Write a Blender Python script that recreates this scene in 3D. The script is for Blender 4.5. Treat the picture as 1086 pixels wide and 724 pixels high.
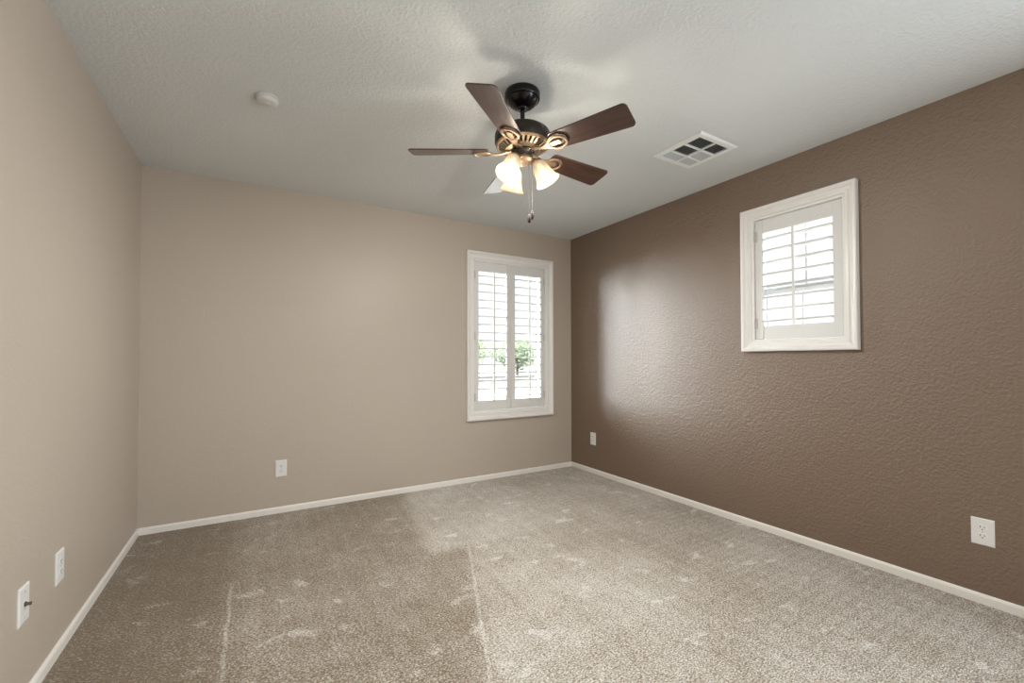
import bpy, bmesh, math, random
from mathutils import Vector, Matrix

random.seed(7)
for _o in list(bpy.data.objects):
    bpy.data.objects.remove(_o)
scene = bpy.context.scene
COL = scene.collection
W, D, H = 3.594, 6.0, 2.44          # room: x 0..W, y -D..0, z 0..H
WT = 0.17                           # wall thickness

# ------------------------------------------------------------------ camera
YAW, PITCH, ROLL = 0.53538, 0.016848, -0.0019108
cam_d = bpy.data.cameras.new('camera')
cam = bpy.data.objects.new('camera', cam_d)
COL.objects.link(cam)
cam_d.sensor_fit = 'HORIZONTAL'
cam_d.sensor_width = 36.0
cam_d.lens = 459.234 * 36.0 / 1086.0
cam_d.shift_y = 11.17 / 1086.0
cam_d.clip_start = 0.02
cam_d.clip_end = 200
fw = Vector((math.sin(YAW), math.cos(YAW), 0))
rt = Vector((math.cos(YAW), -math.sin(YAW), 0))
up = Vector((0, 0, 1))
f2 = fw * math.cos(PITCH) + up * math.sin(PITCH)
u2 = up * math.cos(PITCH) - fw * math.sin(PITCH)
r3 = rt * math.cos(ROLL) + u2 * math.sin(ROLL)
u3 = u2 * math.cos(ROLL) - rt * math.sin(ROLL)
m = Matrix((r3, u3, -f2)).transposed().to_4x4()
m.translation = Vector((0.65656, -3.69997, 1.14603))
cam.matrix_world = m
scene.camera = cam

# ------------------------------------------------------------------ world, lights, exposure
scene.view_settings.view_transform = 'Standard'
scene.view_settings.look = 'None'
scene.view_settings.exposure = 0.24
scene.view_settings.gamma = 1.0
scene.view_settings.use_curve_mapping = False
world = bpy.data.worlds.new('sky')
scene.world = world
world.use_nodes = True
wnt = world.node_tree
bgn = wnt.nodes['Background']
bgn.inputs[0].default_value = (0.92, 0.97, 1.0, 1)
SKY_BASE = 1.15
SKY_LOBES = [((-0.72, 0.68, 0.07), 0.80, 0.96, 62.0),      # added bright sky lobe out of view, north-west, for the brown wall's sheen
             ((0.66, -0.70, 0.30), 0.55, 0.90, 12.0)]      # added bright sky lobe out of view, south-east, feeding the right window
wtc = wnt.nodes.new('ShaderNodeTexCoord')
acc = None
for _d, _lo, _hi, _s in SKY_LOBES:
    _v = wnt.nodes.new('ShaderNodeVectorMath')
    _v.operation = 'DOT_PRODUCT'
    wnt.links.new(wtc.outputs['Generated'], _v.inputs[0])
    _v.inputs[1].default_value = Vector(_d).normalized()
    _m = wnt.nodes.new('ShaderNodeMapRange')
    _m.interpolation_type = 'SMOOTHSTEP'
    wnt.links.new(_v.outputs['Value'], _m.inputs[0])
    _m.inputs[1].default_value, _m.inputs[2].default_value = _lo, _hi
    _m.inputs[3].default_value, _m.inputs[4].default_value = 0.0, _s
    _a = wnt.nodes.new('ShaderNodeMath')
    _a.operation = 'ADD'
    wnt.links.new(_m.outputs[0], _a.inputs[0])
    if acc is None:
        _a.inputs[1].default_value = SKY_BASE
    else:
        wnt.links.new(acc, _a.inputs[1])
    acc = _a.outputs[0]
wnt.links.new(acc, bgn.inputs[1])


def area_light(name, loc, rot, sx, sy, power, col):
    l = bpy.data.lights.new(name, 'AREA')
    l.shape = 'RECTANGLE'
    l.size, l.size_y = sx, sy
    l.energy = power
    l.color = col
    o = bpy.data.objects.new(name, l)
    o.location = loc
    o.rotation_euler = rot
    COL.objects.link(o)
    return o


# added fill lamps behind the camera; the walls there are closed
area_light('rear_fill', (2.1, -D + 0.08, 1.35), (math.pi / 2, 0, 0), 2.6, 1.8, 12, (0.98, 0.98, 1.0))
area_light('side_fill', (W - 0.03, -4.95, 1.25), (math.pi / 2, 0, math.pi / 2), 1.8, 1.7, 76, (0.88, 0.95, 1.0))
sun_d = bpy.data.lights.new('sun', 'SUN')
sun_d.energy = 26.0
sun_d.angle = 0.01
sun_d.color = (1.0, 0.97, 0.92)
sun = bpy.data.objects.new('sun', sun_d)
sun.rotation_euler = Vector((0.45, 0.62, -0.90)).to_track_quat('-Z', 'Y').to_euler()   # from over the roof, behind the camera
sun.location = (-6, -8, 12)
COL.objects.link(sun)
for _n, _l, _r, _sx, _sy in (('window_portal', (2.84, WT + 0.02, 1.37), (-math.pi / 2, 0, 0), 0.84, 1.46),
                             ('window_portal', (W + WT + 0.02, -2.265, 1.68), (math.pi / 2, 0, math.pi / 2), 0.55, 0.84)):
    _p = area_light(_n, _l, _r, _sx, _sy, 1, (1, 1, 1))
    _p.data.cycles.is_portal = True
FAN = Vector((1.7656, -1.9345, H))


# ------------------------------------------------------------------ material helpers
def new_mat(name):
    mt = bpy.data.materials.new(name)
    mt.use_nodes = True
    nt = mt.node_tree
    return mt, nt, nt.nodes['Principled BSDF']


def nd(nt, typ, **kw):
    n = nt.nodes.new(typ)
    for k, v in kw.items():
        if k in n.inputs:
            n.inputs[k].default_value = v
        else:
            setattr(n, k, v)
    return n


def plain(name, col, rough=0.5, metal=0.0, spec=0.5, bump=0.0, bscale=200):
    mt, nt, b = new_mat(name)
    tc = nd(nt, 'ShaderNodeTexCoord')
    no = nd(nt, 'ShaderNodeTexNoise', Scale=bscale, Detail=2.0)
    nt.links.new(tc.outputs['Object'], no.inputs['Vector'])
    mx = nd(nt, 'ShaderNodeMix', data_type='RGBA')
    mx.inputs[6].default_value = (*[c * 0.96 for c in col], 1)
    mx.inputs[7].default_value = (*[min(1, c * 1.04) for c in col], 1)
    nt.links.new(no.outputs['Fac'], mx.inputs[0])
    nt.links.new(mx.outputs[2], b.inputs['Base Color'])
    b.inputs['Roughness'].default_value = rough
    b.inputs['Metallic'].default_value = metal
    b.inputs['Specular IOR Level'].default_value = spec
    if bump:
        bp = nd(nt, 'ShaderNodeBump', Strength=bump, Distance=0.002)
        nt.links.new(no.outputs['Fac'], bp.inputs['Height'])
        nt.links.new(bp.outputs['Normal'], b.inputs['Normal'])
    return mt


def plaster(name, col, rough, s1, dist, strength, spec=0.4, knock=0.5):
    """painted orange-peel / knock-down texture"""
    mt, nt, b = new_mat(name)
    L = nt.links.new
    tc = nd(nt, 'ShaderNodeTexCoord')
    n1 = nd(nt, 'ShaderNodeTexNoise', Scale=s1, Detail=3.0, Roughness=0.55)
    n2 = nd(nt, 'ShaderNodeTexNoise', Scale=s1 * 0.45, Detail=4.0, Roughness=0.6, Distortion=0.6)
    n3 = nd(nt, 'ShaderNodeTexNoise', Scale=1.4, Detail=2.0)
    for n in (n1, n2, n3):
        L(tc.outputs['Object'], n.inputs['Vector'])
    rp = nd(nt, 'ShaderNodeValToRGB')
    rp.color_ramp.elements[0].position = 0.44
    rp.color_ramp.elements[1].position = 0.58
    L(n2.outputs['Fac'], rp.inputs['Fac'])
    mx = nd(nt, 'ShaderNodeMix', data_type='FLOAT')
    mx.inputs[0].default_value = knock
    L(n1.outputs['Fac'], mx.inputs[2])
    L(rp.outputs['Color'], mx.inputs[3])
    bp = nd(nt, 'ShaderNodeBump', Strength=strength, Distance=dist)
    L(mx.outputs[0], bp.inputs['Height'])
    L(bp.outputs['Normal'], b.inputs['Normal'])
    cm = nd(nt, 'ShaderNodeMix', data_type='RGBA')
    cm.inputs[6].default_value = (*[c * 0.97 for c in col], 1)
    cm.inputs[7].default_value = (*[c * 1.03 for c in col], 1)
    L(n3.outputs['Fac'], cm.inputs[0])
    L(cm.outputs[2], b.inputs['Base Color'])
    b.inputs['Roughness'].default_value = rough
    b.inputs['Specular IOR Level'].default_value = spec
    return mt


M = {}
M['beige'] = plaster('beige_paint', (0.485, 0.425, 0.360), 0.42, 75, 0.0025, 0.40, 0.35, 0.2)
M['brown'] = plaster('brown_paint', (0.180, 0.122, 0.081), 0.43, 72, 0.0060, 0.95, 0.95, 0.12)
M['ceil'] = plaster('ceiling_paint', (0.705, 0.735, 0.745), 0.75, 72, 0.0060, 0.85, 0.25, 0.03)
M['trim'] = plain('white_trim_paint', (0.82, 0.81, 0.79), 0.35)
M['base'] = plain('baseboard_paint', (0.80, 0.78, 0.74), 0.4)
M['shutter'] = plain('white_shutter_lacquer', (0.74, 0.74, 0.73), 0.5, 0.0, 0.2)
M['vinyl'] = plain('window_vinyl', (0.72, 0.73, 0.75), 0.4)
M['plate'] = plain('white_plastic', (0.78, 0.78, 0.77), 0.3)
M['slot'] = plain('dark_slot', (0.015, 0.014, 0.013), 0.6)
M['screw'] = plain('painted_screw', (0.55, 0.55, 0.54), 0.35, 0.3)
M['steel'] = plain('connector_metal', (0.20, 0.17, 0.13), 0.35, 0.9)
M['hinge'] = plain('hinge_metal', (0.60, 0.59, 0.57), 0.35, 0.4)
M['black'] = plain('black_bronze', (0.009, 0.007, 0.007), 0.22, 0.3, 0.5)
M['motor'] = plain('dark_motor_enamel', (0.022, 0.017, 0.013), 0.42, 0.3, 0.5)
M['bronze'] = plain('antique_bronze', (0.29, 0.21, 0.14), 0.45, 0.75, 0.5)
M['nickel'] = plain('dark_housing_metal', (0.10, 0.085, 0.07), 0.25, 0.85, 0.5)
M['duct_shade'] = plain('duct_shade_paint', (0.03, 0.03, 0.03), 0.8)
M['vent'] = plain('vent_enamel', (0.86, 0.88, 0.88), 0.4)
M['vent_slat'] = plain('vent_slat_enamel', (0.56, 0.60, 0.63), 0.45)
M['detector'] = plain('detector_plastic', (0.66, 0.66, 0.65), 0.35)
M['chain'] = plain('chain_metal', (0.025, 0.022, 0.02), 0.6, 0.3)
M['fob'] = plain('dark_wood_fob', (0.012, 0.009, 0.007), 0.8, 0.0, 0.15)
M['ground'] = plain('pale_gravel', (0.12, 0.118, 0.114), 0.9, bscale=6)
M['reflector'] = plain('pale_concrete', (0.62, 0.60, 0.57), 0.9, bscale=3)
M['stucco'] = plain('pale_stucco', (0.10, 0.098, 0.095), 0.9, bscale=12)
M['bark'] = plain('bark', (0.10, 0.07, 0.05), 0.9, bscale=8)


def carpet():
    mt, nt, b = new_mat('cut_pile_carpet')
    L = nt.links.new
    tc = nd(nt, 'ShaderNodeTexCoord')
    sep = nd(nt, 'ShaderNodeSeparateXYZ')
    wob = nd(nt, 'ShaderNodeTexNoise', Scale=7.0, Detail=3.0)
    L(tc.outputs['Object'], wob.inputs['Vector'])
    ws = nd(nt, 'ShaderNodeVectorMath', operation='MULTIPLY_ADD')
    L(wob.outputs['Color'], ws.inputs[0])
    ws.inputs[1].default_value = (0.022, 0.022, 0)
    L(tc.outputs['Object'], ws.inputs[2])
    L(ws.outputs[0], sep.inputs[0])
    X, Y = sep.outputs[0], sep.outputs[1]

    def mth(op, a, c=None, e=None):
        n = nd(nt, 'ShaderNodeMath', operation=op)
        for i, v in enumerate((a, c, e)):
            if v is None:
                continue
            if isinstance(v, (int, float)):
                n.inputs[i].default_value = v
            else:
                L(v, n.inputs[i])
        return n.outputs[0]

    def step(v, lo, hi):
        n = nd(nt, 'ShaderNodeMapRange', interpolation_type='SMOOTHSTEP')
        L(v, n.inputs[0])
        n.inputs[1].default_value, n.inputs[2].default_value = lo, hi
        return n.outputs[0]

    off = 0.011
    # vacuum nap patches; the left side's dimmer light is painted into them too
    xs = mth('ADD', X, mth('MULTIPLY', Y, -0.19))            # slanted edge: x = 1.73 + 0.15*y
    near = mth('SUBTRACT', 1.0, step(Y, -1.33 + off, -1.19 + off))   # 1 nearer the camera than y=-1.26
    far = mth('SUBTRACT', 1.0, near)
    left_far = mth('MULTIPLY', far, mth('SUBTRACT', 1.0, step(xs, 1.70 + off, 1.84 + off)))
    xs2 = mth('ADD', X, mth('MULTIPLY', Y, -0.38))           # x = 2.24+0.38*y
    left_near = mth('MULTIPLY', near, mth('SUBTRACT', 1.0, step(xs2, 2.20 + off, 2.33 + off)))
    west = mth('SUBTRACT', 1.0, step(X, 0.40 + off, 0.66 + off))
    big = nd(nt, 'ShaderNodeTexNoise', Scale=1.7, Detail=3.0, Roughness=0.6)
    L(tc.outputs['Object'], big.inputs['Vector'])
    mid = nd(nt, 'ShaderNodeTexNoise', Scale=6.0, Detail=4.0, Roughness=0.65)
    L(tc.outputs['Object'], mid.inputs['Vector'])
    # stripes of the vacuum head
    strp = nd(nt, 'ShaderNodeTexWave', wave_type='BANDS', bands_direction='X', Scale=3.1, Distortion=1.2)
    strp.inputs['Detail'].default_value = 2.0
    strp.inputs['Detail Scale'].default_value = 1.5
    L(tc.outputs['Object'], strp.inputs['Vector'])
    strq = nd(nt, 'ShaderNodeTexWave', wave_type='BANDS', bands_direction='Y', Scale=5.5, Distortion=1.5)
    strq.inputs['Detail'].default_value = 2.0
    L(tc.outputs['Object'], strq.inputs['Vector'])
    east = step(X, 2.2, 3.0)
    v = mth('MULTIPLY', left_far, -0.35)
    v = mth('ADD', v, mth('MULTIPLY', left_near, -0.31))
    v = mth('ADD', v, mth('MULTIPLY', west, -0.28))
    v = mth('ADD', v, mth('MULTIPLY', mth('SUBTRACT', big.outputs['Fac'], 0.5), 0.55))
    v = mth('ADD', v, mth('MULTIPLY', mth('SUBTRACT', mid.outputs['Fac'], 0.5), 0.35))
    v = mth('ADD', v, mth('MULTIPLY', mth('SUBTRACT', strp.outputs['Fac'], 0.5), 0.05))
    v = mth('ADD', v, mth('MULTIPLY', mth('MULTIPLY', east, mth('SUBTRACT', strq.outputs['Fac'], 0.5)), 0.08))

    v = mth('ADD', v, mth('MULTIPLY', step(X, 1.9, 3.2), -0.16))  # right side darkened in the pile colour against the strong light there
    v = mth('ADD', v, mth('MULTIPLY', mth('MULTIPLY', far, step(X, 1.6, 2.1)), 0.09))

    # bright thin ridges between the strokes
    def ridge(e, w):
        return mth('SUBTRACT', 1.0, step(mth('ABSOLUTE', e), w * 0.3, w))
    l1 = mth('MULTIPLY', ridge(mth('SUBTRACT', X, 0.56 + off), 0.012), mth('SUBTRACT', 1.0, step(Y, -1.1, -1.0)))
    l2 = mth('MULTIPLY', ridge(mth('SUBTRACT', xs2, 2.265 + off), 0.013), near)
    v = mth('ADD', v, mth('MULTIPLY', l1, 0.30))
    v = mth('ADD', v, mth('MULTIPLY', l2, 0.22))
    # flattened foot marks
    vo = nd(nt, 'ShaderNodeTexNoise', Scale=5.5, Detail=3.5, Roughness=0.6, Distortion=0.3)
    mp = nd(nt, 'ShaderNodeMapping')
    mp.inputs['Location'].default_value = (3.1, 1.7, 0)
    mp.inputs['Scale'].default_value = (1.0, 1.5, 1)
    L(tc.outputs['Object'], mp.inputs['Vector'])
    L(mp.outputs[0], vo.inputs['Vector'])
    v = mth('ADD', v, mth('MULTIPLY', step(vo.outputs['Fac'], 0.58, 0.70), 0.34))
    v = mth('ADD', v, 0.62)
    # tuft speckle
    t1 = nd(nt, 'ShaderNodeTexNoise', Scale=150.0, Detail=3.0, Roughness=0.75)
    t2 = nd(nt, 'ShaderNodeTexVoronoi', Scale=135.0)
    tm = nd(nt, 'ShaderNodeMapping')
    tm.inputs['Scale'].default_value = (0.75, 1.25, 1)
    L(tc.outputs['Object'], tm.inputs['Vector'])
    L(tm.outputs[0], t1.inputs['Vector'])
    L(tm.outputs[0], t2.inputs['Vector'])
    v = mth('ADD', v, mth('MULTIPLY', mth('SUBTRACT', t1.outputs['Fac'], 0.5), 3.8))
    v = mth('ADD', v, mth('MULTIPLY', mth('SUBTRACT', t2.outputs['Distance'], 0.4), -0.7))
    rp = nd(nt, 'ShaderNodeValToRGB')
    e = rp.color_ramp.elements
    e[0].position, e[0].color = 0.0, (0.165, 0.115, 0.062, 1)
    e[1].position, e[1].color = 1.0, (0.80, 0.79, 0.77, 1)
    k = rp.color_ramp.elements.new(0.5)
    k.color = (0.45, 0.402, 0.330, 1)
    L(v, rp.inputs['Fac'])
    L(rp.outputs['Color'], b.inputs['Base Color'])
    b.inputs['Roughness'].default_value = 0.95
    b.inputs['Specular IOR Level'].default_value = 0.1
    b.inputs['Sheen Weight'].default_value = 0.25
    b.inputs['Sheen Roughness'].default_value = 0.6
    hgt = mth('ADD', mth('MULTIPLY', t2.outputs['Distance'], -0.8), t1.outputs['Fac'])
    bp = nd(nt, 'ShaderNodeBump', Strength=0.7, Distance=0.007)
    L(hgt, bp.inputs['Height'])
    L(bp.outputs['Normal'], b.inputs['Normal'])
    return mt


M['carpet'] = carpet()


def walnut():
    mt, nt, b = new_mat('walnut_blade')
    L = nt.links.new
    tc = nd(nt, 'ShaderNodeTexCoord')
    mp = nd(nt, 'ShaderNodeMapping')
    mp.inputs['Scale'].default_value = (3.0, 55.0, 20.0)
    L(tc.outputs['UV'], mp.inputs['Vector'])
    n = nd(nt, 'ShaderNodeTexNoise', Scale=1.6, Detail=6.0, Roughness=0.65, Distortion=0.5)
    L(mp.outputs[0], n.inputs['Vector'])
    rp = nd(nt, 'ShaderNodeValToRGB')
    e = rp.color_ramp.elements
    e[0].position, e[0].color = 0.32, (0.016, 0.008, 0.006, 1)
    e[1].position, e[1].color = 0.72, (0.088, 0.034, 0.022, 1)
    L(n.outputs['Fac'], rp.inputs['Fac'])
    L(rp.outputs['Color'], b.inputs['Base Color'])
    b.inputs['Roughness'].default_value = 0.32
    b.inputs['Specular IOR Level'].default_value = 0.7
    b.inputs['Coat Weight'].default_value = 0.45
    b.inputs['Coat Roughness'].default_value = 0.22
    return mt


M['walnut'] = walnut()


def shade_glass():
    mt, nt, b = new_mat('frosted_shade_glass')
    L = nt.links.new
    nt.nodes.remove(b)
    out = nt.nodes['Material Output']
    tr = nd(nt, 'ShaderNodeBsdfTranslucent')
    tr.inputs[0].default_value = (0.014, 0.011, 0.007, 1)
    df = nd(nt, 'ShaderNodeBsdfDiffuse')
    df.inputs[0].default_value = (0.05, 0.040, 0.028, 1)
    gl = nd(nt, 'ShaderNodeBsdfGlossy', Roughness=0.25)
    tc = nd(nt, 'ShaderNodeTexCoord')
    no = nd(nt, 'ShaderNodeTexNoise', Scale=30.0, Detail=2.0)
    L(tc.outputs['Object'], no.inputs['Vector'])
    mr = nd(nt, 'ShaderNodeMapRange')
    L(no.outputs['Fac'], mr.inputs[0])
    mr.inputs[3].default_value, mr.inputs[4].default_value = 0.40, 0.60
    m1 = nd(nt, 'ShaderNodeMixShader')
    L(mr.outputs[0], m1.inputs[0])
    L(tr.outputs[0], m1.inputs[1])
    L(df.outputs[0], m1.inputs[2])
    m2 = nd(nt, 'ShaderNodeMixShader')
    m2.inputs[0].default_value = 0.05
    L(m1.outputs[0], m2.inputs[1])
    L(gl.outputs[0], m2.inputs[2])
    tp = nd(nt, 'ShaderNodeBsdfTransparent')
    tp.inputs[0].default_value = (1.0, 0.97, 0.92, 1)
    m3 = nd(nt, 'ShaderNodeMixShader')
    m3.inputs[0].default_value = 0.30
    L(m2.outputs[0], m3.inputs[1])
    L(tp.outputs[0], m3.inputs[2])
    em = nd(nt, 'ShaderNodeEmission', Strength=0.30)
    em.inputs[0].default_value = (1.0, 0.74, 0.48, 1)
    ad = nd(nt, 'ShaderNodeAddShader')
    L(m3.outputs[0], ad.inputs[0])
    L(em.outputs[0], ad.inputs[1])
    L(ad.outputs[0], out.inputs[0])
    return mt


M['shade'] = shade_glass()


def emit(name, col, s):
    mt, nt, b = new_mat(name)
    b.inputs['Base Color'].default_value = (0.9, 0.9, 0.85, 1)
    b.inputs['Emission Color'].default_value = (*col, 1)
    b.inputs['Emission Strength'].default_value = s
    return mt


M['bulb'] = emit('lit_bulb', (1.0, 0.80, 0.55), 3.0)


def pane_mat():
    mt, nt, b = new_mat('clear_pane')
    L = nt.links.new
    nt.nodes.remove(b)
    out = nt.nodes['Material Output']
    t = nd(nt, 'ShaderNodeBsdfTransparent')
    t.inputs[0].default_value = (0.95, 0.97, 0.97, 1)
    g = nd(nt, 'ShaderNodeBsdfGlossy', Roughness=0.02)
    fr = nd(nt, 'ShaderNodeFresnel', IOR=1.45)
    mx = nd(nt, 'ShaderNodeMixShader')
    L(fr.outputs[0], mx.inputs[0])
    L(t.outputs[0], mx.inputs[1])
    L(g.outputs[0], mx.inputs[2])
    L(mx.outputs[0], out.inputs[0])
    return mt


M['pane'] = pane_mat()


def leaf_mat(name, c0, c1):
    mt, nt, b = new_mat(name)
    L = nt.links.new
    tc = nd(nt, 'ShaderNodeTexCoord')
    n = nd(nt, 'ShaderNodeTexNoise', Scale=3.0, Detail=3.0)
    L(tc.outputs['Object'], n.inputs['Vector'])
    mx = nd(nt, 'ShaderNodeMix', data_type='RGBA')
    mx.inputs[6].default_value = (*c0, 1)
    mx.inputs[7].default_value = (*c1, 1)
    L(n.outputs['Fac'], mx.inputs[0])
    L(mx.outputs[2], b.inputs['Base Color'])
    b.inputs['Roughness'].default_value = 0.7
    return mt


M['leaf_a'] = leaf_mat('pale_foliage', (0.07, 0.105, 0.04), (0.14, 0.165, 0.09))
M['leaf_b'] = leaf_mat('deep_foliage', (0.06, 0.095, 0.045), (0.115, 0.145, 0.085))


# ------------------------------------------------------------------ mesh helpers
ROOT = {}


def tag(o, label=None, cat=None, group=None, kind=None):
    for k, v in (('label', label), ('category', cat), ('group', group), ('kind', kind)):
        if v:
            o[k] = v
    return o


def empty(name, loc, label=None, cat=None, group=None, kind=None):
    o = bpy.data.objects.new(name, None)
    o.empty_display_size = 0.05
    o.location = loc
    COL.objects.link(o)
    ROOT[o.name] = Vector(loc)
    return tag(o, label, cat, group, kind)


def build(name, bm, mat, parent=None, smooth=False, bevel=0.0, recalc=True, angle=0.6):
    """links the bmesh (given in world coordinates) as ONE mesh object"""
    if recalc:
        bmesh.ops.recalc_face_normals(bm, faces=bm.faces)
    if parent is not None:
        org = ROOT[parent.name]
    else:
        xs = [v.co for v in bm.verts]
        org = Vector(((min(c.x for c in xs) + max(c.x for c in xs)) / 2,
                      (min(c.y for c in xs) + max(c.y for c in xs)) / 2, min(c.z for c in xs)))
        if name in ('floor', 'ceiling') or name.startswith('wall_'):
            org = Vector((0, 0, 0))
    for v in bm.verts:
        v.co -= org
    me = bpy.data.meshes.new(name)
    bm.to_mesh(me)
    bm.free()
    me.materials.append(mat)
    o = bpy.data.objects.new(name, me)
    COL.objects.link(o)
    if parent is not None:
        o.parent = parent
        ROOT[o.name] = org
    else:
        o.location = org
        ROOT[o.name] = org
    if bevel:
        bv = o.modifiers.new('bevel', 'BEVEL')
        bv.width = bevel
        bv.segments = 2
        bv.limit_method = 'ANGLE'
        bv.angle_limit = 0.7
    if smooth:
        for p in me.polygons:
            p.use_smooth = True
        try:
            me.set_sharp_from_angle(angle=angle)
        except Exception:
            pass
    return o


def box(bm, x0, x1, y0, y1, z0, z1, mapf=None):
    vs = []
    for x in (x0, x1):
        for y in (y0, y1):
            for z in (z0, z1):
                c = (x, y, z) if mapf is None else mapf(x, y, z)
                vs.append(bm.verts.new(c))
    for f in ((0, 1, 3, 2), (4, 6, 7, 5), (0, 4, 5, 1), (2, 3, 7, 6), (0, 2, 6, 4), (1, 5, 7, 3)):
        bm.faces.new([vs[i] for i in f])
    return vs


def lathe(bm, prof, n=48, mat=None):
    """prof: list of (r, z) revolved round z, then transformed by mat"""
    rings = []
    for r, z in prof:
        if r < 1e-5:
            v = Vector((0, 0, z))
            rings.append([bm.verts.new(mat @ v if mat else v)])
        else:
            rg = []
            for i in range(n):
                a = 2 * math.pi * i / n
                v = Vector((r * math.cos(a), r * math.sin(a), z))
                rg.append(bm.verts.new(mat @ v if mat else v))
            rings.append(rg)
    for a, b in zip(rings[:-1], rings[1:]):
        for i in range(n):
            j = (i + 1) % n
            if len(a) == 1 and len(b) == 1:
                continue
            if len(a) == 1:
                bm.faces.new((a[0], b[i], b[j]))
            elif len(b) == 1:
                bm.faces.new((a[i], b[0], a[j]))
            else:
                bm.faces.new((a[i], b[i], b[j], a[j]))
    return rings


def tube(bm, pts, r, n=8, cap=True):
    pts = [Vector(p) for p in pts]
    prev = None
    rings = []
    ref = None
    for i, p in enumerate(pts):
        t = (pts[min(i + 1, len(pts) - 1)] - pts[max(i - 1, 0)]).normalized()
        if ref is None:
            ref = t.orthogonal().normalized()
        ref = (ref - t * ref.dot(t)).normalized()
        bn = t.cross(ref)
        rr = r[i] if isinstance(r, (list, tuple)) else r
        rings.append([bm.verts.new(p + (ref * math.cos(2 * math.pi * k / n) + bn * math.sin(2 * math.pi * k / n)) * rr) for k in range(n)])
    for a, b in zip(rings[:-1], rings[1:]):
        for k in range(n):
            bm.faces.new((a[k], b[k], b[(k + 1) % n], a[(k + 1) % n]))
    if cap:
        bm.faces.new(rings[0])
        bm.faces.new(rings[-1])


def prism(bm, poly, h0, h1, mapf):
    """poly: list of (u,v); extruded h0..h1 through mapf(u,v,h)"""
    a = [bm.verts.new(mapf(u, v, h0)) for u, v in poly]
    b = [bm.verts.new(mapf(u, v, h1)) for u, v in poly]
    n = len(poly)
    bm.faces.new(a)
    bm.faces.new(list(reversed(b)))
    for i in range(n):
        j = (i + 1) % n
        bm.faces.new((a[i], a[j], b[j], b[i]))


def round_poly(corners, radii, seg=6):
    """rounded convex polygon"""
    out = []
    n = len(corners)
    for i in range(n):
        p = Vector(corners[i])
        a = (Vector(corners[i - 1]) - p).normalized()
        c = (Vector(corners[(i + 1) % n]) - p).normalized()
        r = radii[i]
        if r <= 0:
            out.append((p.x, p.y))
            continue
        ang = a.angle(c)
        d = r / math.tan(ang / 2)
        s, e = p + a * d, p + c * d
        cen = p + (a + c).normalized() * (r / math.sin(ang / 2))
        a0 = math.atan2(s.y - cen.y, s.x - cen.x)
        a1 = math.atan2(e.y - cen.y, e.x - cen.x)
        da = (a1 - a0 + math.pi) % (2 * math.pi) - math.pi
        for k in range(seg + 1):
            t = a0 + da * k / seg
            out.append((cen.x + r * math.cos(t), cen.y + r * math.sin(t)))
    return out


def sweep_rect(bm, u0, u1, v0, v1, prof, mapf):
    """mitred moulding: prof (d outward from the rectangle, h towards the room)"""
    rows = []
    for d, h in prof:
        rows.append([bm.verts.new(mapf(u, v, h)) for u, v in
                     ((u0 - d, v0 - d), (u1 + d, v0 - d), (u1 + d, v1 + d), (u0 - d, v1 + d))])
    n = len(prof)
    for i in range(n):
        a, b = rows[i], rows[(i + 1) % n]
        for k in range(4):
            j = (k + 1) % 4
            bm.faces.new((a[k], a[j], b[j], b[k]))


def map_back(u, v, h):
    return Vector((u, -h, v))


def map_right(u, v, h):
    return Vector((W - h, -u, v))


def map_left(u, v, h):
    return Vector((h, u, v))


# ------------------------------------------------------------------ room shell
BW = (2.434, 3.248, 0.656, 2.084)       # clear opening inside the shutter frame, back wall  (u0,u1,v0,v1)
RW = (2.006, 2.525, 1.275, 2.087)       # the same on the right wall, u = -y


def wall_with_hole(name, u0, u1, hole, mapf, mat):
    bm = bmesh.new()
    e = 0.012
    a0, a1, b0, b1 = hole[0] - e, hole[1] + e, hole[2] - e, hole[3] + e
    box(bm, u0, a0, 0, H, -WT, 0, lambda u, v, h: mapf(u, v, h))
    box(bm, a1, u1, 0, H, -WT, 0, lambda u, v, h: mapf(u, v, h))
    box(bm, a0, a1, 0, b0, -WT, 0, lambda u, v, h: mapf(u, v, h))
    box(bm, a0, a1, b1, H, -WT, 0, lambda u, v, h: mapf(u, v, h))
    return tag(build(name, bm, mat), kind='structure')


wall_with_hole('wall_back', -WT, W, BW, map_back, M['beige'])
wall_with_hole('wall_right', -WT, D, RW, map_right, M['brown'])
bm = bmesh.new()
box(bm, -WT, 0, -D, 0, 0, H)
tag(build('wall_left', bm, M['beige']), kind='structure')
bm = bmesh.new()
box(bm, -WT, W + WT, -D - WT, -D, 0, H)
tag(build('wall_front', bm, M['beige']), kind='structure')
bm = bmesh.new()
box(bm, -WT, W + WT, -D - WT, WT, -0.12, 0)
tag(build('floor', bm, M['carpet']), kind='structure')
bm = bmesh.new()
box(bm, -WT, W + WT, -D - WT, WT, H, H + 0.15)
tag(build('ceiling', bm, M['ceil']), kind='structure')


def baseboard(name, u0, u1, mapf):
    bm = bmesh.new()
    hb, t = 0.046, 0.011
    prof = [(0, 0), (t, 0), (t, hb - 0.012), (t * 0.75, hb - 0.005), (t * 0.35, hb), (0, hb)]
    a = [bm.verts.new(mapf(u0, z, h)) for h, z in prof]
    b = [bm.verts.new(mapf(u1, z, h)) for h, z in prof]
    bm.faces.new(a)
    bm.faces.new(list(reversed(b)))
    for i in range(len(prof)):
        j = (i + 1) % len(prof)
        bm.faces.new((a[i], a[j], b[j], b[i]))
    return tag(build(name, bm, M['base']), kind='structure')


baseboard('baseboard_left', -D, 0, map_left)
baseboard('baseboard_back', 0.011, W - 0.011, map_back)
baseboard('baseboard_right', 0, D, map_right)

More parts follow.
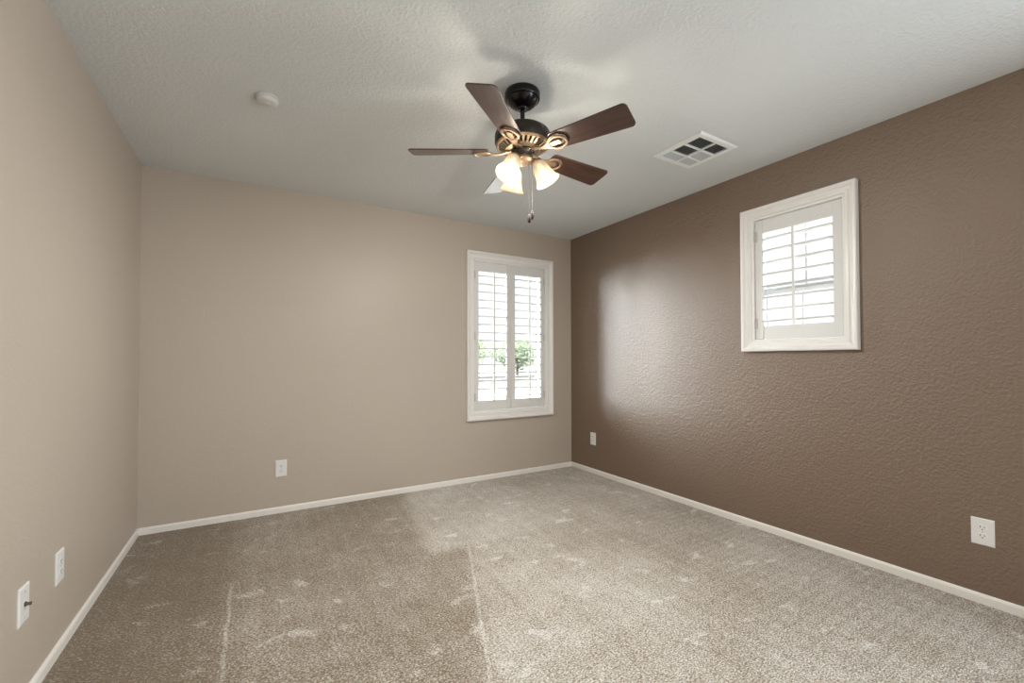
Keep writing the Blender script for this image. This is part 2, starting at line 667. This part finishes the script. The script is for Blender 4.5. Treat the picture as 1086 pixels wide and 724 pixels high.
# ------------------------------------------------------------------ windows (structure) and plantation shutters
FRAME_PROF = [(0, -0.050), (0, 0.005), (0.003, 0.008), (0.015, 0.009), (0.018, 0.018), (0.021, 0.020), (0.036, 0.020),
              (0.040, 0.017), (0.047, 0.018), (0.056, 0.024), (0.062, 0.035), (0.066, 0.039), (0.070, 0.041), (0.080, 0.041), (0.085, 0.036),
              (0.085, 0.0002), (0.010, 0.0002), (0.010, -0.050)]


def window(name, R, mapf, scale, label, rail_v, mull_u, bar_h):
    u0, u1, v0, v1 = R
    w = empty(name, mapf((u0 + u1) / 2, v0 - 0.085 * scale, 0), kind='structure')
    bm = bmesh.new()
    sweep_rect(bm, u0, u1, v0, v1, [(d * scale, h) for d, h in FRAME_PROF], mapf)
    build('window_frame', bm, M['trim'], w)
    # vinyl window set in the wall
    bm = bmesh.new()
    e = 0.0
    sweep_rect(bm, u0, u1, v0, v1,
               [(0, -0.135), (0, -0.090), (0.004, -0.086), (0.0118, -0.086), (0.0118, -0.135)], mapf)
    build('sash_frame', bm, M['vinyl'], w)
    bm = bmesh.new()
    box(bm, u0 + 0.0005, u1 - 0.0005, v0 + 0.0005, v1 - 0.0005, -0.122, -0.117, mapf)
    build('pane', bm, M['pane'], w)
    if rail_v:
        bm = bmesh.new()
        box(bm, u0 + 0.0005, u1 - 0.0005, rail_v - 0.020, rail_v + 0.004, -0.116, -0.085, mapf)
        box(bm, u0 + 0.0005, u1 - 0.0005, rail_v + 0.006, rail_v + 0.026, -0.116, -0.103, mapf)
        build('meeting_rail', bm, M['vinyl'], w, bevel=0.003)
    for (mu, a, b) in mull_u:
        bm = bmesh.new()
        box(bm, mu - 0.006, mu + 0.006, a, b, -0.1165, -0.108, mapf)
        build('grille_bar', bm, M['vinyl'], w)
    return w


window('window_1', BW, map_back, 1.0, '', None, [(3.208, BW[2], BW[3])], 0)
window('window_2', RW, map_right, 0.918, '', 1.603,
       [(2.028, RW[2], 1.583), (2.256, RW[2], 1.583), (2.278, 1.629, RW[3])], 0)


def shutter(label, u0, u1, v0, v1, mapf, stile, top, bot, n, hinge_u, hinge_vs, group=None):
    """one hinged plantation-shutter panel; hinge_u is the side the hinges are on"""
    s = empty('shutter_panel', mapf((u0 + u1) / 2, v0, -0.016), label, 'shutter', group)
    h0, h1 = -0.030, -0.002
    bm = bmesh.new()
    box(bm, u0, u0 + stile, v0, v1, h0, h1, mapf)
    build('stile', bm, M['shutter'], s, bevel=0.003)
    bm = bmesh.new()
    box(bm, u1 - stile, u1, v0, v1, h0, h1, mapf)
    build('stile', bm, M['shutter'], s, bevel=0.003)
    bm = bmesh.new()
    box(bm, u0 + stile, u1 - stile, v1 - top, v1, h0 + 0.003, h1 - 0.004, mapf)
    build('top_rail', bm, M['shutter'], s, bevel=0.002)
    bm = bmesh.new()
    box(bm, u0 + stile, u1 - stile, v0, v0 + bot, h0 + 0.003, h1 - 0.004, mapf)
    build('bottom_rail', bm, M['shutter'], s, bevel=0.002)
    # louvers: elliptical blades turned level
    a, b = u0 + stile + 0.0015, u1 - stile - 0.0015
    lo, hi = v0 + bot, v1 - top
    pitch = (hi - lo) / n
    bm = bmesh.new()
    tl = math.radians(-3.0)
    for i in range(n):
        vc = lo + pitch * (i + 0.5) - 0.006
        ring = []
        K = 14
        for uu in (a, b):
            rg = []
            for k in range(K):
                t = 2 * math.pi * k / K
                p, q = 0.034 * math.cos(t), 0.0062 * math.sin(t)
                rg.append(bm.verts.new(mapf(uu, vc + q * math.cos(tl) - p * math.sin(tl), -0.016 + p * math.cos(tl) + q * math.sin(tl))))
            ring.append(rg)
        for k in range(K):
            j = (k + 1) % K
            bm.faces.new((ring[0][k], ring[0][j], ring[1][j], ring[1][k]))
        bm.faces.new(ring[0])
        bm.faces.new(list(reversed(ring[1])))
    build('louvers', bm, M['shutter'], s, smooth=True)
    # tilt rod hanging on the front edges of the louvers
    um = (u0 + u1) / 2
    bm = bmesh.new()
    box(bm, um - 0.0075, um + 0.0075, lo + 0.002, hi - pitch * 0.15, 0.0215, 0.0325, mapf)
    build('tilt_rod', bm, M['shutter'], s, bevel=0.003)
    # small magnet catch on the top rail
    bm = bmesh.new()
    box(bm, um - 0.006, um + 0.006, hi + 0.006, hi + 0.020, h1 - 0.004, h1 + 0.004, mapf)
    build('catch', bm, M['shutter'], s, bevel=0.002)
    sg = 1 if hinge_u > um else -1
    for hv in hinge_vs:
        bm = bmesh.new()
        x0, x1 = sorted((hinge_u - sg * 0.016, hinge_u))
        box(bm, x0, x1, hv - 0.035, hv + 0.035, h1, h1 + 0.003, mapf)
        kn = [(hinge_u + 0.0 + 0.0035 * math.cos(2 * math.pi * k / 10) - sg * 0.003, 0.0035 + 0.0035 * math.sin(2 * math.pi * k / 10)) for k in range(10)]
        prism(bm, kn, hv - 0.035, hv + 0.035, lambda uu, hh, vv: mapf(uu, vv, hh))
        build('hinge', bm, M['hinge'], s)
    return s


cu = (BW[0] + BW[1]) / 2
bv0, bv1 = BW[2] + 0.003, BW[3] - 0.003
shutter('left white louvered shutter panel of the tall window on the beige back wall', BW[0] + 0.003, cu - 0.0015, bv0, bv1, map_back,
        0.048, 0.092, 0.094, 16, BW[0] + 0.003, (bv0 + 0.13, (bv0 + bv1) / 2, bv1 - 0.13))
shutter('right white louvered shutter panel of the tall back window, beside the room corner', cu + 0.0015, BW[1] - 0.003, bv0, bv1, map_back,
        0.048, 0.092, 0.094, 16, BW[1] - 0.003, (bv0 + 0.13, (bv0 + bv1) / 2, bv1 - 0.13))
shutter('single white louvered shutter panel of the small high window on the brown wall', RW[0] + 0.003, RW[1] - 0.003, RW[2] + 0.003, RW[3] - 0.003, map_right,
        0.050, 0.090, 0.086, 8, RW[0] + 0.003, (RW[2] + 0.11, RW[3] - 0.11))


# ------------------------------------------------------------------ ceiling fan
fan = empty('ceiling_fan', FAN, 'dark bronze ceiling fan with five walnut blades and three lit glass shades', 'ceiling fan')
T = Matrix.Translation(FAN)


def fbuild(name, bm, mat, parent=fan, **kw):
    return build(name, bm, mat, parent, **kw)


bm = bmesh.new()
lathe(bm, [(0, -0.0005), (0.083, -0.0005), (0.086, -0.006), (0.086, -0.030), (0.083, -0.036), (0.077, -0.038), (0.074, -0.043),
           (0.068, -0.052), (0.055, -0.064), (0.040, -0.073), (0.028, -0.078), (0.026, -0.083), (0.020, -0.088), (0, -0.088)], 56, T)
fbuild('canopy', bm, M['black'], smooth=True)
bm = bmesh.new()
lathe(bm, [(0, -0.086), (0.0115, -0.086), (0.0115, -0.150), (0.020, -0.154), (0.020, -0.172), (0.026, -0.178), (0.026, -0.190), (0, -0.190)], 32, T)
fbuild('downrod', bm, M['black'], smooth=True)
bm = bmesh.new()
lathe(bm, [(0, -0.183), (0.03, -0.183), (0.095, -0.186), (0.118, -0.191), (0.130, -0.200), (0.135, -0.212), (0.135, -0.246), (0.131, -0.255),
           (0.124, -0.2575), (0.118, -0.252), (0.06, -0.252), (0, -0.252)], 64, T)
motor = fbuild('motor_housing', bm, M['motor'], smooth=True)
# slotted bronze vent ring below the motor
bm = bmesh.new()
lathe(bm, [(0.1295, -0.2555), (0.130, -0.260), (0.122, -0.266), (0.116, -0.266), (0.118, -0.2585)], 64, T)
lathe(bm, [(0.088, -0.279), (0.085, -0.285), (0.058, -0.287), (0.058, -0.281), (0.080, -0.278)], 64, T)
for k in range(30):
    a = 2 * math.pi * k / 30
    R = T @ Matrix.Rotation(a, 4, 'Z')
    vs = []
    for r, z in ((0.118, -0.2605), (0.086, -0.2785), (0.084, -0.2835), (0.120, -0.2655)):
        for s in (-1, 1):
            vs.append(bm.verts.new(R @ Vector((r, s * (0.0052 * r / 0.1), z))))
    for f in ((0, 1, 3, 2), (2, 3, 5, 4), (4, 5, 7, 6), (6, 7, 1, 0), (0, 2, 4, 6), (1, 7, 5, 3)):
        bm.faces.new([vs[i] for i in f])
fbuild('vent_ring', bm, M['bronze'], motor, smooth=True)
bm = bmesh.new()
lathe(bm, [(0, -0.253), (0.108, -0.2525), (0.076, -0.272), (0, -0.275)], 48, T)
fbuild('motor_core', bm, M['slot'], motor, smooth=True)
bm = bmesh.new()
lathe(bm, [(0, -0.282), (0.052, -0.282), (0.056, -0.286), (0.056, -0.294), (0.052, -0.297), (0.050, -0.300), (0.050, -0.318), (0.046, -0.323), (0, -0.323)], 48, T)
fbuild('switch_housing', bm, M['nickel'], smooth=True)
# light-kit fitter
bm = bmesh.new()
lathe(bm, [(0, -0.321), (0.048, -0.321), (0.053, -0.325), (0.053, -0.333), (0.048, -0.340), (0.034, -0.346), (0.014, -0.349), (0.012, -0.354), (0.006, -0.358), (0, -0.358)], 48, T)
fit = fbuild('light_fitter', bm, M['bronze'], smooth=True)

BZ = -0.290
PH0 = -66.93
SLOPE = math.tan(math.radians(14.5))


for k in range(5):
    ang = math.radians(PH0 - 72 * k)
    R = T @ Matrix.Rotation(ang, 4, 'Z')

    def bmap(u, v, h, R=R):
        # u outward, v counter-clockwise side (set low), h height above the blade's lower face
        return R @ Vector((u, v, BZ - v * SLOPE + h))
    poly = round_poly([(0.165, -0.050), (0.545, -0.066), (0.545, 0.066), (0.165, 0.050)], [0.020, 0.022, 0.022, 0.020], 7)
    bm = bmesh.new()
    prism(bm, poly, 0.0, 0.006, bmap)
    bl = fbuild('blade', bm, M['walnut'], bevel=0.0012)
    uvl = bl.data.uv_layers.new(name='grain')
    Ri = (Matrix.Rotation(-ang, 4, 'Z'))
    for lp in bl.data.loops:
        c = Ri @ bl.data.vertices[lp.vertex_index].co
        uvl.data[lp.index].uv = (c.x + 0.7 * k, c.y + 0.31 * k)
    # blade iron: neck from the hub to an oval loop under the blade
    bm = bmesh.new()

    def imap(u, v, h, R=R):
        f = min(1.0, max(0.0, (u - 0.085) / 0.07))
        z0 = -0.287 * (1 - f) + BZ * f
        return R @ Vector((u, v, z0 - v * SLOPE * f + h))
    # oval ring
    N = 32
    ring = []
    for i in range(N):
        t = 2 * math.pi * i / N
        co, si = math.cos(t), math.sin(t)
        row = []
        for (ru, rv, h) in ((0.051, 0.043, -0.006), (0.051, 0.043, -0.010), (0.047, 0.039, -0.013), (0.041, 0.033, -0.013), (0.038, 0.030, -0.010), (0.038, 0.030, -0.006)):
            row.append(bm.verts.new(imap(0.195 + ru * co, rv * si, h)))
        ring.append(row)
    for i in range(N):
        a, b = ring[i], ring[(i + 1) % N]
        for q in range(6):
            bm.faces.new((a[q], a[(q + 1) % 6], b[(q + 1) % 6], b[q]))
    # tongue inside the loop with the blade screws
    prism(bm, round_poly([(0.152, -0.009), (0.212, -0.013), (0.212, 0.013), (0.152, 0.009)], [0.002, 0.008, 0.008, 0.002], 5), -0.0105, -0.0003, imap)
    # neck
    st = []
    for (u, hw, h) in ((0.050, 0.016, 0.0), (0.075, 0.012, -0.001), (0.095, 0.010, -0.006), (0.120, 0.012, -0.010), (0.140, 0.018, -0.009), (0.152, 0.022, -0.0075)):
        st.append([bm.verts.new(imap(u, s * hw, h + dh)) for s, dh in ((-1, 0.0), (1, 0.0), (1, -0.006), (-0, -0.0085), (-1, -0.006))])
    for a, b in zip(st[:-1], st[1:]):
        for q in range(5):
            bm.faces.new((a[q], a[(q + 1) % 5], b[(q + 1) % 5], b[q]))
    bm.faces.new(st[0])
    bm.faces.new(st[-1])
    fbuild('blade_iron', bm, M['bronze'], bl, smooth=True)

# three lamps
for k in range(3):
    az = -YAW + math.radians(-4 + 120 * k)
    R = T @ Matrix.Rotation(az, 4, 'Z')
    tilt = math.radians(28)
    neck = Vector((0.068, 0, -0.336))
    axis = Vector((math.sin(tilt), 0, -math.cos(tilt)))
    # frame with local z along the axis (downwards-outwards)
    xa = Vector((math.cos(tilt), 0, math.sin(tilt)))
    ya = axis.cross(xa)
    F = R @ (Matrix.Translation(neck) @ Matrix((xa, ya, axis)).transposed().to_4x4())
    bm = bmesh.new()
    tube(bm, [R @ Vector(p) for p in ((0.036, 0, -0.330), (0.050, 0, -0.3265), (0.060, 0, -0.3275), (0.066, 0, -0.332))], 0.0075, 12)
    lathe(bm, [(0, -0.010), (0.012, -0.010), (0.021, -0.004), (0.0245, 0.004), (0.0245, 0.012), (0.022, 0.014), (0, 0.014)], 28, F)
    arm = fbuild('lamp_arm', bm, M['bronze'], fit, smooth=True)
    bm = bmesh.new()
    prof = [(0.0215, 0.006), (0.025, 0.010), (0.033, 0.022), (0.0385, 0.038), (0.041, 0.055), (0.0435, 0.072), (0.0485, 0.089), (0.056, 0.104), (0.0625, 0.114)]
    inner = [(r - 0.003, z) for r, z in prof]
    lathe(bm, prof + [(0.0615, 0.1155)] + list(reversed(inner)) + [prof[0]], 40, F)
    sh = fbuild('lamp_shade', bm, M['shade'], smooth=True, angle=1.0)
    sh['label'] = 'lit frosted glass bell shade'
    bm = bmesh.new()
    lathe(bm, [(0, 0.014), (0.011, 0.016), (0.013, 0.030), (0.019, 0.045), (0.0215, 0.058), (0.019, 0.072), (0.011, 0.082), (0, 0.086)], 24, F)
    fbuild('bulb', bm, M['bulb'], sh, smooth=True)
    lp = bpy.data.lights.new('bulb_light', 'POINT')
    lp.energy = 34.0
    lp.color = (1.0, 0.955, 0.885)
    lp.shadow_soft_size = 0.022
    lo = bpy.data.objects.new('bulb_light', lp)
    lo.location = (F @ Vector((0, 0, 0.096))) - FAN
    lo.parent = fan
    COL.objects.link(lo)

# pull chains: measured hanging just in front of the fitter
for (du, dv, z0, z1) in ((0.030, -0.020, -0.33, -0.600), (0.046, 0.004, -0.33, -0.575)):
    off = rt * du + fw * dv
    c = FAN + off
    bm = bmesh.new()
    tube(bm, [c + Vector((0, 0, z0)), c + Vector((0, 0, (z0 + z1) / 2)), c + Vector((0, 0, z1))], 0.0011, 6)
    n = int((z0 - z1) / 0.006)
    for i in range(n):
        mm = Matrix.Translation(c + Vector((0, 0, z0 - 0.006 * i)))
        bmesh.ops.create_icosphere(bm, subdivisions=1, radius=0.0017, matrix=mm)
    ch = fbuild('pull_chain', bm, M['chain'], smooth=True)
    bm = bmesh.new()
    lathe(bm, [(0, 0.002), (0.003, 0), (0.006, -0.006), (0.0085, -0.018), (0.0082, -0.030), (0.005, -0.040), (0, -0.042)], 16,
          Matrix.Translation(c + Vector((0, 0, z1))))
    fbuild('pull_fob', bm, M['fob'], ch, smooth=True)

# ------------------------------------------------------------------ ceiling register
vx0, vx1, vy0, vy1 = 2.824, 3.175, -2.156, -1.806
vent = empty('ceiling_vent', ((vx0 + vx1) / 2, (vy0 + vy1) / 2, H), 'white square air register with six louvered cells in the ceiling', 'vent')


def map_ceil(u, v, h):
    return Vector((u, v, H - h))


gx0, gx1, gy0, gy1 = 2.868, 3.151, -2.112, -1.824
bm = bmesh.new()
sweep_rect(bm, vx0 + 0.04, vx1 - 0.04, vy0 + 0.04, vy1 - 0.04,
           [(0.0, 0.0002), (0.0, 0.010), (0.004, 0.012), (0.030, 0.012), (0.038, 0.006), (0.040, 0.0002)], map_ceil)
nx, ny = 2, 3
cw, chh = (gx1 - gx0) / nx, (gy1 - gy0) / ny
for i in range(1, nx):
    box(bm, gx0 + cw * i - 0.006, gx0 + cw * i + 0.006, gy0 - 0.004, gy1 + 0.022, 0.0002, 0.0115, map_ceil)
for j in range(1, ny):
    box(bm, gx0 - 0.004, gx1 + 0.016, gy0 + chh * j - 0.006, gy0 + chh * j + 0.006, 0.0002, 0.0112, map_ceil)
build('register_frame', bm, M['vent'], vent, bevel=0.001)
bm = bmesh.new()
box(bm, vx0 + 0.041, vx1 - 0.041, vy0 + 0.041, vy1 - 0.041, 0.0002, 0.0008, map_ceil)  # dark sheet on the ceiling, painted as the shade inside the duct
build('duct_shade_sheet', bm, M['duct_shade'], vent)
for i in range(nx):
    for j in range(ny):
        bm = bmesh.new()
        x0, x1 = gx0 + cw * i + (0.007 if i else 0.002), gx0 + cw * (i + 1) - (0.007 if i < nx - 1 else 0.002)
        y0, y1 = gy0 + chh * j + (0.007 if j else 0.002), gy0 + chh * (j + 1) - (0.007 if j < ny - 1 else 0.002)
        along_x = (j != 1)
        if along_x:
            sgn = 1 if j == 0 else -1        # lower edge towards -y for the near row: one looks in between
            lo_, hi_ = y0, y1
        else:
            sgn = 1 if i == 0 else -1
            lo_, hi_ = x0, x1
        n = 9
        for q in range(n):
            c0 = lo_ + (hi_ - lo_) * (q + 0.5) / n
            dd = 0.0042
            vs = []
            for e_ in (0, 1):
                for (dy, hh) in ((-dd * sgn, 0.0098), (dd * sgn, 0.0016), (dd * sgn + 0.0007, 0.0016), (-dd * sgn + 0.0007, 0.0098)):
                    if along_x:
                        vs.append(bm.verts.new(map_ceil(x1 if e_ else x0, c0 + dy, hh)))
                    else:
                        vs.append(bm.verts.new(map_ceil(c0 + dy, y1 if e_ else y0, hh)))
            for f in ((0, 1, 2, 3), (4, 7, 6, 5), (0, 4, 5, 1), (1, 5, 6, 2), (2, 6, 7, 3), (3, 7, 4, 0)):
                bm.faces.new([vs[t] for t in f])
        build('louver_cell', bm, M['vent_slat'], vent)

# ------------------------------------------------------------------ smoke detector
sdc = Vector((0.700, -1.262, H))
sd = empty('smoke_detector', sdc, 'small round white smoke detector on the ceiling near the left wall', 'smoke detector')
TS = Matrix.Translation(sdc)
bm = bmesh.new()
lathe(bm, [(0, -0.0003), (0.050, -0.0003), (0.052, -0.003), (0.052, -0.008), (0.049, -0.010), (0, -0.010)], 40, TS)
build('mounting_base', bm, M['detector'], sd, smooth=True)
bm = bmesh.new()
lathe(bm, [(0.046, -0.010), (0.046, -0.014), (0.0475, -0.0145), (0.047, -0.020), (0.043, -0.026), (0.036, -0.030), (0.014, -0.031), (0.013, -0.033), (0, -0.033)], 40, TS)
build('detector_cover', bm, M['detector'], sd, smooth=True)


# ------------------------------------------------------------------ wall plates
def plate_base(name, label, cat, mapf, u, v, w=0.077, hgt=0.124):
    p = empty(name, mapf(u, v - hgt / 2, 0), label, cat)
    bm = bmesh.new()
    o = [(u - w / 2, v - hgt / 2), (u + w / 2, v - hgt / 2), (u + w / 2, v + hgt / 2), (u - w / 2, v + hgt / 2)]
    rows = []
    for ins, h in ((0, 0.0003), (0, 0.0035), (0.004, 0.0062), (0.006, 0.0066)):
        rows.append([bm.verts.new(mapf(uu + (ins if uu < u else -ins), vv + (ins if vv < v else -ins), h)) for uu, vv in o])
    for a, b in zip(rows[:-1], rows[1:]):
        for k in range(4):
            j = (k + 1) % 4
            bm.faces.new((a[k], a[j], b[j], b[k]))
    bm.faces.new(rows[0])
    bm.faces.new(rows[-1])
    build('cover_plate', bm, M['plate'], p)
    return p


def disc(bm, u, v, r, h0, h1, mapf, n=20, cut=None):
    poly = []
    for k in range(n):
        t = 2 * math.pi * k / n
        a, b = r * math.cos(t), r * math.sin(t)
        if cut:
            b = max(-cut, min(cut, b))
        poly.append((u + a, v + b))
    prism(bm, poly, h0, h1, mapf)


def duplex(label, mapf, u, v, decora=False):
    p = plate_base('wall_outlet', label, 'outlet', mapf, u, v)
    if decora:
        bm = bmesh.new()
        box(bm, u - 0.0165, u + 0.0165, v - 0.0335, v + 0.0335, 0.0062, 0.0082, mapf)
        face = build('receptacle', bm, M['plate'], p, bevel=0.0008)
    for s in (-1, 1):
        vc = v + s * 0.0195
        if not decora:
            bm = bmesh.new()
            disc(bm, u, vc, 0.0172, 0.0060, 0.0084, mapf, 28, 0.0138)
            face = build('receptacle', bm, M['plate'], p)
        h = 0.0083 if decora else 0.0085
        bm = bmesh.new()
        box(bm, u - 0.0080, u - 0.0055, vc - 0.001, vc + 0.008, h - 0.001, h + 0.0003, mapf)
        box(bm, u + 0.0055, u + 0.0078, vc - 0.0005, vc + 0.007, h - 0.001, h + 0.0003, mapf)
        disc(bm, u, vc - 0.0075, 0.0027, h - 0.001, h + 0.0003, mapf, 12)
        build('slots', bm, M['slot'], face)
    if not decora:
        bm = bmesh.new()
        disc(bm, u, v, 0.003, 0.006, 0.0075, mapf, 14)
        build('screw', bm, M['screw'], p)
    return p


duplex('white duplex outlet on the beige back wall left of the tall window', map_back, 0.830, 0.3305)
duplex('white duplex outlet on the brown wall near the right edge of the view', map_right, 3.068, 0.335)
duplex('small white outlet with rectangular insert on the brown wall below the back corner', map_right, 0.350, 0.345, True)
duplex('white duplex outlet on the left wall, deeper in the room than the cable plate', lambda u, v, h: map_left(u, v, h), -1.322, 0.338)
jp = plate_base('cable_plate', 'white cable jack plate with a metal connector sticking out of the left wall', 'wall plate', map_left, -1.632, 0.339)
bm = bmesh.new()
MJ = Matrix.Translation(map_left(-1.632, 0.339, 0)) @ Matrix.Rotation(math.pi / 2, 4, 'Y')
lathe(bm, [(0, 0.006), (0.0085, 0.006), (0.0085, 0.010), (0.0050, 0.0105), (0.0050, 0.018), (0.0042, 0.019), (0.0, 0.019)], 6, MJ)
lathe(bm, [(0, 0.009), (0.0046, 0.010), (0.0054, 0.013), (0.0058, 0.022), (0.004, 0.0228), (0, 0.0228)], 20, MJ)
build('coax_connector', bm, M['steel'], jp, smooth=True)
for s in (-1, 1):
    bm = bmesh.new()
    disc(bm, -1.632, 0.339 + s * 0.0415, 0.0032, 0.006, 0.0078, map_left, 14)
    build('screw', bm, M['screw'], jp)

# ------------------------------------------------------------------ outside the windows
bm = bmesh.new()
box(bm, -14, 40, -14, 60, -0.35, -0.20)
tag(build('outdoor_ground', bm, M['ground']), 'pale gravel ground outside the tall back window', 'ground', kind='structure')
bm = bmesh.new()
box(bm, -8, 12.5, WT + 0.02, 10.5, -0.20, -0.14)  # added unseen slab, bright so it bounces sun up to the ceiling
box(bm, W + WT + 0.02, 12.5, -8, WT + 0.02, -0.20, -0.14)
tag(build('reflector_slab', bm, M['reflector']), 'added pale concrete reflector slab outside round the house walls, unseen', 'reflector', kind='structure')
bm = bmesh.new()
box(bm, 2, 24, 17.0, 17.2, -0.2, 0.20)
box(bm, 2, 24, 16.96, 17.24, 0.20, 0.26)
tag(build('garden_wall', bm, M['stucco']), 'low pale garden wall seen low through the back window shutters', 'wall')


def tree(label, x, y, zc, rx, rz, mat, seed):
    rnd = random.Random(seed)
    t = empty('leafy_tree', (x, y, -0.2), label, 'tree')
    bm = bmesh.new()
    tube(bm, [(x, y, -0.2), (x + 0.05, y, zc * 0.5), (x, y + 0.05, zc)], [0.12, 0.09, 0.05], 10)
    build('trunk', bm, M['bark'], t, smooth=True)
    bm = bmesh.new()
    for i in range(2600):
        while True:
            d = Vector((rnd.uniform(-1, 1), rnd.uniform(-1, 1), rnd.uniform(-1, 1)))
            if 0.25 < d.length < 1:
                break
        lump = 0.85 + 0.15 * math.sin(5 * d.x + seed) * math.cos(4 * d.z + 2 * seed)
        p = Vector((x + d.x * rx * lump, y + d.y * rx * lump, zc + d.z * rz * lump))
        ax = Vector((rnd.gauss(0, 1), rnd.gauss(0, 1), rnd.gauss(0, 1))).normalized()
        bx = ax.orthogonal().normalized()
        s = rnd.uniform(0.07, 0.15)
        vs = [bm.verts.new(p + ax * s), bm.verts.new(p + bx * s * 0.5), bm.verts.new(p - ax * s), bm.verts.new(p - bx * s * 0.5 + ax.cross(bx) * s * 0.15)]
        bm.faces.new(vs)
    build('crown', bm, mat, t, recalc=False)


tree('pale green leafy tree outside, seen through the left shutter panel', 11.9, 22.0, 1.75, 2.3, 1.35, M['leaf_a'], 3)
tree('green leafy tree outside, seen through the right shutter panel', 16.6, 22.5, 1.55, 2.0, 1.25, M['leaf_b'], 8)
